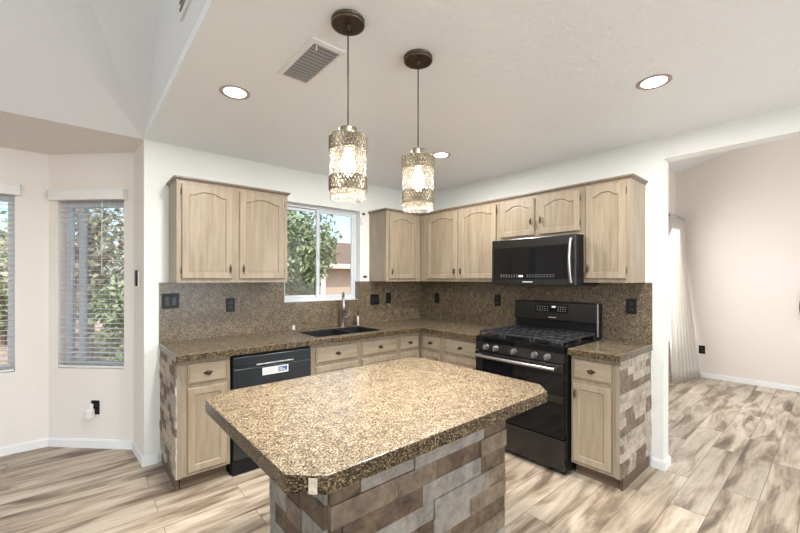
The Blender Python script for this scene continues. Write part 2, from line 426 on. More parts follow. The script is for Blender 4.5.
def dining_window():
    bm = BM(); bx(bm, 1.3, 3.2, -1.73, -1.69, .5, .55); bx(bm, 1.3, 3.2, -1.73, -1.69, 2.07, 2.12); bx(bm, 1.3, 1.35, -1.73, -1.69, .55, 2.07); bx(bm, 3.15, 3.2, -1.73, -1.69, .55, 2.07)
    bx(bm, 2.22, 2.28, -1.73, -1.69, .55, 2.07)
    w = struct('window_4', bm, VINYL); g = BM(); bx(g, 1.35, 3.15, -1.712, -1.708, .55, 2.07); obj('glass_pane', g, PANE, w)
dining_window()

# ------------------------------------------------------------------ stone veneer
def stone_face(bm, P, Q, z0, z1, rowh, wmin, wmax, pal, seed, relief=.012, base=.012):
    """split-face blocks laid on the vertical plane P->Q, sticking out to the right of travel; pal = material indices"""
    rnd = random.Random(seed); P = Vector(P); Q = Vector(Q); l = (Q-P).length; e = (Q-P)/l; n = Vector((e.y, -e.x))
    z = z0; row = 0
    nr = max(1, round((z1-z0)/rowh)); hs = [(z1-z0)/nr]*nr
    for h in hs:
        s = -rnd.uniform(0, wmax*.6)
        while s < l-1e-4:
            w = rnd.uniform(wmin, wmax); a = max(0, s); b = min(l, s+w)
            if l-b < wmin*.35: b = l; w = b-s
            s += w
            if b-a < .012: continue
            mi = rnd.choice(pal); d0 = base+rnd.uniform(0, relief); g = .0006
            nx = max(2, int((b-a)/.02)); nz = max(2, int(h/.02)); grid = []
            sd = rnd.uniform(0, 100)
            for j in range(nz+1):
                rw = []
                for i in range(nx+1):
                    u = a+g+(b-a-2*g)*i/nx; zz = z+g+(h-2*g)*j/nz
                    edge = min(i, nx-i, j, nz-j) == 0
                    d = d0+(0 if edge else noise.noise(Vector((u*30+sd, zz*30, sd)))*.005) - (.0015 if edge else 0)
                    p = P+e*u+n*max(.003, d); rw.append(bm.verts.new((p.x, p.y, zz)))
                grid.append(rw)
            for j in range(nz):
                for i in range(nx):
                    f = bm.faces.new((grid[j][i], grid[j][i+1], grid[j+1][i+1], grid[j+1][i])); f.material_index = mi
            loop = [grid[0][i] for i in range(nx+1)]+[grid[j][nx] for j in range(1, nz+1)]+[grid[nz][i] for i in range(nx-1, -1, -1)]+[grid[j][0] for j in range(nz-1, 0, -1)]
            back = []
            for v in loop:
                p2 = Vector((v.co.x, v.co.y)); dd = (p2-P).dot(n); q = p2-n*dd; back.append(bm.verts.new((q.x, q.y, v.co.z)))
            m_ = len(loop)
            for k in range(m_):
                f = bm.faces.new((loop[k], back[k], back[(k+1) % m_], loop[(k+1) % m_])); f.material_index = mi
        z += h; row += 1

# ------------------------------------------------------------------ cabinet pieces (local frame: x to the right, front faces -y)
def pull_vertical(parent, x, y, z, name='pull'):
    bm = BM()
    lathe(bm, [(.0015, -.036), (.004, -.03), (.0028, -.024), (.0075, -.012), (.009, 0), (.0075, .012), (.0028, .024), (.004, .03), (.0015, .036)], (x, y-.022, z), 10)
    for dz in (-.017, .017): tube(bm, [(x, y+.001, z+dz), (x, y-.02, z+dz)], .0035, 6)
    return obj(name, bm, BRONZE, parent)
def pull_diamond(parent, x, y, z):
    bm = BM(); w, h = .034, .016
    pts = [(x-w, z), (x, z-h), (x+w, z), (x, z+h)]
    a = [bm.verts.new((p[0], y+.0005, p[1])) for p in pts]; b = [bm.verts.new((x+(p[0]-x)*.85, y-.004, z+(p[1]-z)*.85)) for p in pts]
    bm.faces.new(b)
    for k in range(4): bm.faces.new((a[k], a[(k+1) % 4], b[(k+1) % 4], b[k]))
    lathe(bm, [(.005, 0), (.005, -.014), (.012, -.018), (.012, -.026), (.007, -.03)], (x, y, z), 10, 'y')
    return obj('pull', bm, BRONZE, parent)
def hinges(parent, x, y, zs):
    for z in zs:
        bm = BM(); lathe(bm, [(.0032, -.020), (.0032, .020)], (x, y-.006, z), 8); tube(bm, [(x, y-.006, z+.022), (x, y-.006, z+.027)], .0022, 6); tube(bm, [(x, y-.006, z-.027), (x, y-.006, z-.022)], .0022, 6)
        obj('hinge', bm, BRONZE, parent)
def door(parent, x0, x1, z0, z1, yf, arch=0, name='door', pull=None, hinge=None, fr=.055):
    th = .02; bm = BM(); NT = 24
    us = [k/NT for k in range(NT+1)]
    def bumpf(u):
        t = abs(u-.5)/.5
        if t > .86: return 0
        k = min(1, (.86-t)/.62); return k*k*(3-2*k)
    def ring(d, dep, outer=False):
        pts = []
        if outer:
            xa, xb, za, zb = x0+d, x1-d, z0+d, z1-d
            pts = [(xa, za), (xb, za)]+[(xb+(xa-xb)*u, zb) for u in us]
        else:
            xa, xb, za = x0+fr+d, x1-fr-d, z0+fr+d
            zs = z1-fr-arch
            pts = [(xa, za), (xb, za)]+[(xb+(xa-xb)*u, zs+arch*bumpf(u)-d) for u in us]
        return [bm.verts.new((px, yf-th+dep, pz)) for px, pz in pts]
    R = [ring(0, th, True), ring(0, .004, True), ring(.004, 0, True), ring(0, 0), ring(.003, .004), ring(.0065, .0075), ring(.016, .0065)]
    n = len(R[0])
    mis = [0, 0, 0, 0, 1, 2]
    for k, (a, b) in enumerate(zip(R, R[1:])):
        for i in range(n):
            f = bm.faces.new((a[i], a[(i+1) % n], b[(i+1) % n], b[i])); f.material_index = mis[k]
    bm.faces.new(R[-1]).material_index = 2; bm.faces.new(R[0][::-1])
    o = obj(name, bm, [WOOD, GLAZE, WOODP], parent)
    if pull: pull_vertical(o, pull[0], yf-th, pull[1])
    if hinge is not None: hinges(o, hinge, yf-.004, (z0+.06, z1-.06))
    return o
def drawer(parent, x0, x1, z0, z1, yf, pull=True, name='drawer'):
    bm = BM(); th = .02
    def ring(d, y): return [bm.verts.new(p) for p in ((x0+d, y, z0+d), (x1-d, y, z0+d), (x1-d, y, z1-d), (x0+d, y, z1-d))]
    R = [ring(0, yf), ring(0, yf-th+.007), ring(.004, yf-th+.004), ring(.010, yf-th+.003), ring(.014, yf-th)]
    for k, (a, b) in enumerate(zip(R, R[1:])):
        for i in range(4):
            f = bm.faces.new((a[i], a[(i+1) % 4], b[(i+1) % 4], b[i])); f.material_index = 1 if k == 2 else 0
    bm.faces.new(R[-1]); bm.faces.new(R[0][::-1])
    o = obj(name, bm, [WOODH, GLAZE], parent)
    if pull: pull_diamond(o, (x0+x1)/2, yf-th, (z0+z1)/2)
    return o
def carcass(parent, w, d, z0, z1, x0=0):
    bm = BM(); bx(bm, x0, w, -d, -.002, z0, z1); return obj('carcass', bm, WOOD, parent)
def crown_part(parent_or_none, path, z0=2.112, z1=2.14, out=.019, name='crown_molding'):
    """path: open polyline of the cabinet faces; flares to the right of travel"""
    P = [Vector(p) for p in path]; bm = BM()
    prof = [(.0005, z0), (.004, z0), (.005, z0+.005), (.008, z0+.009), (.014, z0+.013), (out, z0+.016), (out, z1), (.0005, z1)]
    secs = []
    for i, p in enumerate(P):
        ns = []
        for j in (i-1, i):
            if 0 <= j < len(P)-1:
                e = (P[j+1]-P[j]).normalized(); ns.append(Vector((e.y, -e.x)))
        n = sum(ns, Vector((0, 0))).normalized(); k = 1/n.dot(ns[0])
        secs.append([bm.verts.new((p.x+n.x*o_*k, p.y+n.y*o_*k, z)) for o_, z in prof])
    m = len(prof)
    for a, b in zip(secs, secs[1:]):
        for k in range(m): bm.faces.new((a[k], a[(k+1) % m], b[(k+1) % m], b[k]))
    bm.faces.new(secs[0]); bm.faces.new(secs[-1][::-1])
    return obj(name, bm, WOODC, parent_or_none)

UZ0, UZ1, UD = 1.374, 2.112, .30
RR = -PI/2
def upper(label, loc, rz, w, doors, z0=UZ0, z1=UZ1, x0=0, arch=.028, back=None):
    t = thing('upper_cabinet', label, 'cabinet', loc, rz, 'pickled maple wall cabinets')
    t2 = carcass(t, w, UD, z0, z1, x0)
    for (a, b, pull, hg) in doors:
        z_a = z0+.03; z_b = z1-.022
        px = None
        if pull == 'l': px = (a+.022, z_a+.075)
        elif pull == 'r': px = (b-.022, z_a+.075)
        elif pull == 'rm': px = (b-.02, (z_a+z_b)/2-.04)
        elif pull == 'lm': px = (a+.02, (z_a+z_b)/2-.04)
        hx = a-.003 if pull and pull[0] == 'r' else b+.003
        door(t, a, b, z_a, z_b, -UD, arch, pull=px, hinge=hx if hg else None, fr=.046)
    return t
# left of the window
tl = upper('two-door pickled maple wall cabinet left of the kitchen window', (-2.72, 0, 0), 0, .832, [(.03, .378, 'r', True), (.432, .797, 'l', True)], arch=.028)
crown_part(tl, [(0, -.003), (0, -UD), (.832, -UD), (.832, -.003)])
# right of the window, into the corner
t = upper('pickled maple wall cabinet with one door between window and corner', (-.805, 0, 0), 0, .49, [(.035, .415, 'l', True)])
# right wall
upper('two-door pickled maple wall cabinet between the corner and the microwave', (0, -.005, 0), RR, 1.335, [(.405, .838, 'r', True), (.880, 1.312, 'l', True)])
upper('short two-door pickled maple wall cabinet above the microwave', (0, -1.341, 0), RR, .766, [(.025, .358, 'rm', True), (.408, .741, 'lm', True)], z0=1.745)
upper('tall narrow pickled maple wall cabinet at right end beside the opening', (0, -2.108, 0), RR, .327, [(.022, .297, 'l', True)])
c = crown_part(None, [(-.805, -.003), (-.805, -UD), (-UD, -UD), (-UD, -2.435), (-.003, -2.435)], name='crown_molding')
tag(c, 'long crown molding along the tops of the corner and stove wall cabinets', 'molding')

# base cabinets
BD = .59
def base(label, loc, rz, w, fronts, toe=True, x0=0, legs=None):
    t = thing('base_cabinet', label, 'cabinet', loc, rz, 'pickled maple base cabinets')
    if 'sink base cabinet with' in label:
        bm = BM(); bx(bm, 0, .018, -BD, -.002, .10, .867); bx(bm, w-.018, w, -BD, -.002, .10, .867); bx(bm, .018, w-.018, -BD, -.002, .10, .118)
        bx(bm, .018, w-.018, -.012, -.002, .118, .867); bx(bm, .018, w-.018, -BD, -BD+.018, .118, .867); obj('carcass', bm, WOOD, t)
    else: carcass(t, w, BD, .10, .867, x0)
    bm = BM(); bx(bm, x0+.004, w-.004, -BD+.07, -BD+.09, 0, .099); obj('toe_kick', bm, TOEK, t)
    for (a, b, pl, drw) in fronts:
        drawer(t, a, b, .705, .835, -BD, drw)
        zb = .678
        if pl == 'none': continue
        px = (a+.022, zb-.075) if pl == 'l' else ((b-.022, zb-.075) if pl == 'r' else None)
        door(t, a, b, .125, zb, -BD, 0, pull=px, fr=.043)
    return t
base('pickled maple base cabinet left of the dishwasher', (-2.745, 0, 0), 0, .302, [(.035, .28, None, True)])
base('pickled maple sink base cabinet with two drawer fronts under the sink', (-1.818, 0, 0), 0, .925, [(.04, .455, None, True), (.500, .905, None, True)])
base('narrow pickled maple base cabinet in the corner right of the sink base', (-.892, 0, 0), 0, .302, [(.025, .272, None, True)])
base('narrow pickled maple base cabinet in the corner on the stove wall', (0, -.592, 0), RR, .318, [(.045, .292, 'r', True)])
base('pickled maple base cabinet with wide drawer left of the stove', (0, -.911, 0), RR, .451, [(.03, .425, 'r', True)])
base('pickled maple base cabinet with one door right of the stove', (0, -2.148, 0), RR, .293, [(.018, .268, 'l', True)])

# stone end panels: one at each end of the base run
bm = BM(); bx(bm, -2.771, -2.747, -.60, -.002, .10, .867, 0, 4)
stone_face(bm, (-2.771, -.002), (-2.771, -.60), .10, .867, .055, .08, .22, [0, 1, 1, 2, 0, 2, 1], 8, .008, .006)
tag(obj('stone_panel', bm, [ST_L, ST_P, ST_B, ST_G, MORT]), 'split stone panel covering the left end of the base cabinets by the bay', 'stone panel')
bm = BM(); bx(bm, -.60, -.002, -2.466, -2.443, .10, .867, 0, 4)
stone_face(bm, (-.60, -2.466), (-.002, -2.466), .10, .867, .055, .08, .24, [0, 1, 1, 2, 0, 2, 0, 1], 12, .008, .006)
tag(obj('stone_panel', bm, [ST_L, ST_P, ST_B, ST_G, MORT]), 'split stone panel covering the right end of the cabinets beside the opening', 'stone panel')
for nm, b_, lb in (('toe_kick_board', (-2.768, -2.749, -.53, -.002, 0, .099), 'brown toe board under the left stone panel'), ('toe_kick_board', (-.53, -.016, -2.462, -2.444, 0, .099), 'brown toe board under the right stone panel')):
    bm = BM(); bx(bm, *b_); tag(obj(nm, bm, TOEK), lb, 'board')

# ------------------------------------------------------------------ worktops and backsplash
CT0, CT1 = .869, .914
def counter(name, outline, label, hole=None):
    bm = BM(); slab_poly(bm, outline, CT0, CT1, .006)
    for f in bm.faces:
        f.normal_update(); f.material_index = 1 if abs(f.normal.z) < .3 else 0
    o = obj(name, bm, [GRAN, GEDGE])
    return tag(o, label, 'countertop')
def l_counter():
    """L-shaped top with sink cut-out, built of strips joined edge to edge"""
    x0, x1, yF = -2.785, -.0005, -.6457; sx0, sx1, sy0, sy1 = -1.73, -1.03, -.545, -.125
    bm = BM()
    xs = [x0, sx0, sx1, -.6457, x1]; ys = [-1.362, yF, sy0, sy1, -.0005]
    inside = lambda i, j: not (i < 3 and j == 0) and not (i == 1 and j == 2)
    vt = {}; vb = {}
    def gv(d, i, j, z):
        if (i, j) not in d: d[(i, j)] = bm.verts.new((xs[i], ys[j], z))
        return d[(i, j)]
    for i in range(4):
        for j in range(4):
            if not inside(i, j): continue
            bm.faces.new([gv(vt, a, b, CT1) for a, b in ((i, j), (i+1, j), (i+1, j+1), (i, j+1))])
            bm.faces.new([gv(vb, a, b, CT0) for a, b in ((i, j+1), (i+1, j+1), (i+1, j), (i, j))])
            for (di, dj, a, b) in ((-1, 0, (i, j+1), (i, j)), (1, 0, (i+1, j), (i+1, j+1)), (0, -1, (i, j), (i+1, j)), (0, 1, (i+1, j+1), (i, j+1))):
                ii, jj = i+di, j+dj
                if ii < 0 or ii > 3 or jj < 0 or jj > 3 or not inside(ii, jj):
                    bm.faces.new((gv(vb, *a, CT0), gv(vb, *b, CT0), gv(vt, *b, CT1), gv(vt, *a, CT1)))
    es = [e for e in bm.edges if all(abs(v.co.z-CT1) < 1e-6 for v in e.verts) and any(abs(f.normal.z) < .5 for f in e.link_faces)]
    bmesh.ops.recalc_face_normals(bm, faces=bm.faces)
    es = [e for e in bm.edges if all(abs(v.co.z-CT1) < 1e-6 for v in e.verts) and any(abs(f.normal.z) < .5 for f in e.link_faces)]
    bmesh.ops.bevel(bm, geom=es, offset=.006, segments=3, affect='EDGES', profile=.5)
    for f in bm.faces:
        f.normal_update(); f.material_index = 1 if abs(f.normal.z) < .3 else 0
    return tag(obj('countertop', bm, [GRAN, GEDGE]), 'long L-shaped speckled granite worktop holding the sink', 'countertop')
l_counter()
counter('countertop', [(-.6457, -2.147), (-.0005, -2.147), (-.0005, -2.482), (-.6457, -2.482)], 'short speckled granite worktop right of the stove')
# backsplash
bm = BM(); z0, z1 = CT1+.0005, UZ0-.0005
bx(bm, -2.785, WX0, -.014, -.0005, z0, z1); bx(bm, WX1, -.0145, -.014, -.0005, z0, z1); bx(bm, WX0, WX1, -.014, -.0005, z0, WZ0)
bx(bm, WX1-.012, WX1-.0005, -.014, .074, WZ0+.001, z1)
o = tag(obj('backsplash', bm, GRAN), 'speckled granite backsplash along the sink wall', 'backsplash')
bm = BM(); bx(bm, -.014, -.0005, -2.482, -.0005, z0, z1)
tag(obj('backsplash', bm, GRAN), 'speckled granite backsplash along the stove wall', 'backsplash')

# sink
def sink():
    t = thing('kitchen_sink', 'black double-bowl sink set in the worktop under the window', 'sink', (-1.38, -.335, .70))
    def bowl(xa, xb, ya, yb, dep, nm):
        bm = BM(); zt = .208; zb = .208-dep; th = .01
        bx(bm, xa, xb, ya, yb, zb-th, zb); bx(bm, xa, xa+th, ya, yb, zb, zt); bx(bm, xb-th, xb, ya, yb, zb, zt)
        bx(bm, xa+th, xb-th, ya, ya+th, zb, zt); bx(bm, xa+th, xb-th, yb-th, yb, zb, zt)
        b = obj(nm, bm, SINKM, t)
        d = BM(); lathe(d, [(.042, 0), (.042, .003), (.03, .003), (.028, .001)], ((xa+xb)/2, (ya+yb)/2, zb), 20); obj('drain', d, STEEL, b)
    bowl(-.348, .055, -.208, .208, .20, 'bowl'); bowl(.062, .348, -.208, .208, .18, 'bowl')
sink()
def faucet():
    t = thing('faucet', 'brushed nickel pull-down faucet behind the sink', 'faucet', (-1.19, -.075, CT1), math.radians(-28))
    bm = BM(); lathe(bm, [(.027, .0005), (.027, .008), (.021, .012), (.019, .15), (.022, .155), (.022, .165)], (0, 0, 0), 20); obj('body', bm, NICKEL, t)
    bm = BM(); pts = [(0, 0, .16), (0, 0, .26)]
    for k in range(1, 10):
        a = PI*k/10; pts.append((0, -.06+.06*math.cos(a), .27+.075*math.sin(a)))
    pts.append((0, -.12, .25)); tube(bm, pts, .0125, 12); obj('spout', bm, NICKEL, t)
    bm = BM(); lathe(bm, [(.013, .25), (.017, .235), (.019, .17), (.016, .165)], (0, -.12, 0), 16); obj('spray_head', bm, NICKEL, t)
    bm = BM(); tube(bm, [(.018, 0, .09), (.045, 0, .095), (.06, -.005, .13), (.066, -.01, .17)], [.009, .008, .006, .005], 10); obj('handle', bm, NICKEL, t)
faucet()
def dispenser():
    t = thing('soap_dispenser', 'small steel soap dispenser right of the faucet', 'soap dispenser', (-1.005, -.075, CT1), math.radians(-28))
    bm = BM(); lathe(bm, [(.020, .0005), (.020, .006), (.017, .01), (.017, .085), (.013, .095), (.009, .1)], seg=18); obj('bottle', bm, NICKEL, t)
    bm = BM(); tube(bm, [(0, 0, .1), (0, 0, .14), (0, -.01, .15), (0, -.045, .148)], .0045, 8); obj('pump', bm, BLACK, t)
dispenser()
def shaker():
    t = thing('air_gap', 'small shiny cylinder on the worktop left of the sink', 'cap', (-1.83, -.30, CT1))
    bm = BM(); lathe(bm, [(.018, .0005), (.018, .004), (.013, .007), (.013, .045)], seg=18); obj('stem', bm, CLEARG, t)
    bm = BM(); lathe(bm, [(.0145, .045), (.0145, .08), (.011, .086)], seg=18); obj('cap', bm, STEEL, t)
shaker()

# ------------------------------------------------------------------ dishwasher
def dishwasher():
    t = thing('dishwasher', 'dark blue-black dishwasher left of the sink base', 'dishwasher', (-2.438, 0, 0))
    w = .615
    bm = BM(); bx(bm, .003, w-.003, -.57, -.01, .005, .862); obj('body', bm, BLACK, t)
    bm = BM(); bx(bm, .010, w-.010, -.618, -.571, .115, .76, .006); bx(bm, .010, w-.010, -.618, -.571, .775, .845, .005)
    bx(bm, .010, .175, -.618, -.571, .76, .775); bx(bm, w-.175, w-.010, -.618, -.571, .76, .775); bx(bm, .175, w-.175, -.585, -.571, .76, .775)
    d = obj('door', bm, BSTEELB, t); 
    bm = BM(); bx(bm, .17, w-.16, -.628, -.6185, .772, .782, .003); obj('handle_lip', bm, STEEL, d)
    bm = BM(); bx(bm, .215, .415, -.6195, -.6182, .690, .745); s = obj('energy_sticker', bm, WHITEP, d)
    bm = BM(); bx(bm, .335, .405, -.6203, -.6196, .700, .737)
    BL = plain('blue_ink', (.03, .08, .28), .5); obj('blue_print', bm, BL, s)
    bm = BM()
    for k in range(4): bx(bm, .342, .398-.01*k, -.6208, -.6204, .706+.007*k, .709+.007*k)
    obj('white_print', bm, WHITEP, s)
    bm = BM()
    for k in range(5): bx(bm, .222, .32-.012*(k % 3), -.6201, -.6196, .699+.0085*k, .7015+.0085*k)
    obj('grey_print', bm, plain('grey_ink', (.35, .35, .37), .6), s)
    bm = BM(); bx(bm, .008, w-.008, -.60, -.571, .006, .108, .003); obj('kick_plate', bm, BLACK, t)
dishwasher()

# ------------------------------------------------------------------ range   (local frame front = -y, on right wall)
def stove():
    t = thing('gas_range', 'black stainless gas range between the two stove wall base cabinets', 'stove', (0, -1.366, 0), RR)
    w = .772; F = -.655
    bm = BM(); bx(bm, .003, w-.003, F+.03, -.03, .03, .905); obj('body', bm, BLACK, t)
    # lower storage drawer
    bm = BM(); bx(bm, .004, w-.004, F-.02, F+.029, .045, .262, .008); obj('storage_drawer', bm, BSTEEL, t)
    # oven door
    bm = BM(); bx(bm, .004, w-.004, F-.028, F+.029, .272, .796, .006); d = obj('oven_door', bm, BLACKG, t)
    bm = BM(); bx(bm, .004, w-.004, F-.0335, F-.0285, .735, .796, .002); obj('door_trim', bm, BSTEEL, d)
    bm = BM(); bx(bm, .004, w-.004, F-.0325, F-.0285, .525, .575, .002); obj('steel_band', bm, BSTEEL, d)
    bm = BM(); pts = []
    for k in range(15):
        u = k/14; pts.append((.045+u*(w-.09), F-.075-.012*math.sin(PI*u), .768))
    tube(bm, pts, .0115, 12)
    for xx in (.06, w-.06): bx(bm, xx-.012, xx+.012, F-.072, F-.0338, .758, .778, .003)
    obj('handle', bm, STEEL, d)
    bm = BM(); bx(bm, .26, .50, F-.0345, F-.0340, .52, .56); obj('oven_rack_glint', bm, BSTEEL, d) if False else bm.free()
    # knob panel (slanted)
    bm = BM()
    pr = [(F+.03, .803), (F-.026, .803), (F-.018, .872), (F+.03, .8725)]
    a = [bm.verts.new((.003, y, z)) for y, z in pr]; b = [bm.verts.new((w-.003, y, z)) for y, z in pr]
    bm.faces.new(a); bm.faces.new(b[::-1])
    for k in range(4): bm.faces.new((a[k], a[(k+1) % 4], b[(k+1) % 4], b[k]))
    cp = obj('control_panel', bm, BSTEEL, t)
    for kx in (.115, .210, .375, .550, .650):
        bm = BM(); zc = .838; yc = F-.0225
        lathe(bm, [(.024, .0), (.024, -.006), (.020, -.009), (.019, -.030), (.016, -.033)], (kx, yc, zc), 20, 'y')
        k_ = obj('knob', bm, KNOBM, cp)
        bm = BM(); bx(bm, kx-.004, kx+.004, yc-.043, yc-.031, zc-.019, zc+.019, .002); obj('knob_grip', bm, STEEL, k_)
    # cooktop
    bm = BM(); bx(bm, .001, w-.001, F-.018, -.075, .905, .922, .005); bx(bm, .003, w-.003, F-.014, F+.02, .873, .9045)
    obj('cooktop', bm, BLACKG, t)
    for (cx, cy, r) in ((.15, -.20, .038), (.15, -.50, .048), (.38, -.35, .055), (.61, -.20, .04), (.61, -.50, .045)):
        bm = BM(); lathe(bm, [(r+.012, .9225), (r+.012, .930), (r, .934), (r, .941), (r-.01, .943)], (cx, cy, 0), 22)
        obj('burner', bm, IRON, t)
    for gi, (xa, xb) in enumerate(((.012, .252), (.256, .506), (.510, .750))):
        bm = BM(); z0, z1 = .948, .962; r = .007
        for xx in (xa+.012, xb-.012): bx(bm, xx-r, xx+r, -.640, -.095, z0, z1, .002)
        for yy in (-.640, -.50, -.3675, -.235, -.095): bx(bm, xa+.012, xb-.012, yy-r, yy+r, z0, z1, .002)
        xm = (xa+xb)/2
        bx(bm, xm-r, xm+r, -.64, -.095, z0, z1-.001, .002)
        for q in (-.57, -.43, -.30, -.165):
            for sx in (-.06, .06): bx(bm, xm+sx-.005, xm+sx+.005, q-.035, q+.035, z0+.001, z1+.003, .002)
        for xx in (xa+.012, xb-.012):
            for yy in (-.640, -.3675, -.095): bx(bm, xx-r, xx+r, yy-r, yy+r, .9225, z0)
        obj('grate', bm, IRON, t)
    # backguard
    bm = BM(); bx(bm, .004, w-.004, -.070, -.016, .905, 1.20, .006); bg_ = obj('backguard', bm, BLACK, t)
    bm = BM(); bx(bm, .006, w-.020, -.088, -.0705, 1.035, 1.200, .006); f_ = obj('front_panel', bm, BSTEEL, bg_)
    bm = BM(); bx(bm, w-.0195, w-.008, -.088, -.0705, .93, 1.200, .004); obj('end_trim', bm, STEEL, bg_)
    bm = BM(); bx(bm, .215, .520, -.0895, -.0882, 1.105, 1.180); dsp = obj('control_display', bm, BLACKG, f_)
    bm = BM(); bx(bm, .375, .41, -.0902, -.0896, 1.150, 1.163); obj('clock_digits', bm, DISP, dsp)
    bm = BM(); GL = plain('grey_key_print', (.30, .30, .31), .6)
    for i in range(5):
        for j in range(3): bx(bm, .235+i*.024, .246+i*.024, -.0901, -.0896, 1.118+j*.018, 1.123+j*.018)
    obj('left_key_marks', bm, GL, dsp); bm = BM()
    for i in range(4):
        for j in range(3): bx(bm, .43+i*.021, .439+i*.021, -.0901, -.0896, 1.118+j*.018, 1.125+j*.018)
    obj('right_key_marks', bm, GL, dsp)
    bm = BM(); bx(bm, .345, .415, -.0888, -.0882, 1.060, 1.067); obj('logo', bm, plain('logo_silver', (.6, .6, .6), .4), f_)
    for xx in (.04, w-.04):
        for yy in (-.6, -.06):
            bm = BM(); lathe(bm, [(.015, 0), (.015, .03)], (xx, yy, 0), 12); obj('foot', bm, BLACK, t)
stove()

# ------------------------------------------------------------------ over-the-range microwave
def microwave():
    t = thing('microwave', 'black stainless microwave hung over the stove', 'microwave', (0, -1.350, 0), RR)
    w = .756; z0, z1 = 1.345, 1.744; F = -.395
    bm = BM(); bx(bm, 0, w, F, -.016, z0+.008, z1, .003); obj('body', bm, BLACK, t)
    bm = BM(); bx(bm, 0.003, w-.003, F+.02, -.03, z0, z0+.0075); obj('underside_vent', bm, IRON, t)
    bm = BM(); bx(bm, .002, w-.002, F-.030, F-.0005, z0+.006, z1-.002, .006); d = obj('door', bm, BSTEEL, t)
    bm = BM(); bx(bm, .028, w-.062, F-.0325, F-.0302, z0+.055, z1-.075, .001); obj('door_glass', bm, BLACKG, d)
    bm = BM(); pts = []
    for k in range(13):
        u = k/12; pts.append((w-.035, F-.042-.028*math.sin(PI*u), z0+.03+u*.335))
    tube(bm, pts, .0095, 12); tube(bm, [(w-.035, F-.029, z0+.035), (w-.035, F-.046, z0+.035)], .009); tube(bm, [(w-.035, F-.029, z0+.36), (w-.035, F-.046, z0+.36)], .009)
    obj('handle', bm, STEEL, d)
    bm = BM()
    for i in range(20):
        if i in (7, 8, 9):
            if i == 8: obj('left_key_marks', bm, plain('microwave_key_print', (.32, .32, .33), .6), d); bm = BM()
            continue
        for j in range(2): bx(bm, .10+i*.025, .110+i*.025, F-.0330, F-.0326, z0+.072+j*.016, z0+.076+j*.016)
    obj('right_key_marks', bm, bpy.data.materials['microwave_key_print'], d)
    bm = BM()
    for i in range(3): bx(bm, .275+i*.014, .284+i*.014, F-.0330, F-.0326, z0+.072, z0+.088)
    obj('clock_digits', bm, DISP, d)
    bm = BM(); bx(bm, .31, .40, F-.0308, F-.0301, z0+.028, z0+.036); obj('logo', bm, plain('microwave_logo_silver', (.6, .6, .6), .4), d)
microwave()

# ------------------------------------------------------------------ island
IX0, IX1, IY0, IY1 = -2.872, -1.635, -2.562, -1.648; ck = .075
outl = [(IX0, IY1-ck), (IX0, IY0+ck), (IX0+ck, IY0), (IX1-ck, IY0), (IX1, IY0+ck), (IX1, IY1-ck), (IX1-ck, IY1), (IX0+ck+.045, IY1)]
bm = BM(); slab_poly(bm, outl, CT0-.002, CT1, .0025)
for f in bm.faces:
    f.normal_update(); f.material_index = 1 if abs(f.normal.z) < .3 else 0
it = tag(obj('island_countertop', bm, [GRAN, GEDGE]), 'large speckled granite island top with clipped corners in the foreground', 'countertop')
bm = BM(); e45 = Vector((1, -1)).normalized(); nn = Vector((-1, -1)).normalized(); pc = Vector((IX0, IY0+ck))+e45*(.072)
q = [pc-e45*.011+nn*.0006, pc+e45*.011+nn*.0006, pc+e45*.011+nn*.0022, pc-e45*.011+nn*.0022]
slab_poly(bm, [tuple(v) for v in q], CT0-.001, CT1-.006); obj('light_patch', bm, plain('pale_filler', (.66, .58, .44), .4, var=.2, vscale=90), it)
def island_base():
    bx0, bx1, by0, by1 = -2.775, -1.925, -2.515, -2.10
    t = thing('kitchen_island', 'split stone clad island pedestal under the large granite top', 'kitchen island', ((bx0+bx1)/2, (by0+by1)/2, 0))
    ox, oy = t.location.x, t.location.y
    x0, x1, y0, y1 = bx0-ox+.02, bx1-ox-.02, by0-oy+.02, by1-oy-.02
    bm = BM(); bx(bm, x0, x1, y0, y1, 0, .864); obj('core', bm, MORT, t)
    bm = BM(); pal = [3, 3, 0, 4, 4, 4, 3]
    stone_face(bm, (x0, y0), (x1, y0), 0.001, .862, .066, .13, .36, [3, 3, 2, 4, 4], 21, .01, .010)
    stone_face(bm, (x0, y1), (x0, y0), 0.001, .862, .066, .07, .20, [3, 3, 0, 2, 4], 22, .01, .010)
    stone_face(bm, (x1, y0), (x1, y1), 0.001, .862, .066, .10, .25, [3, 3, 0, 2, 4], 23, .01, .010)
    stone_face(bm, (x1, y1), (x0, y1), 0.001, .862, .066, .10, .25, [3, 3, 0, 2, 4], 24, .01, .010)
    o = obj('stone_cladding', bm, [ST_L, ST_P, ST_B, ST_G, ST_D], t)
    return t
island_base()

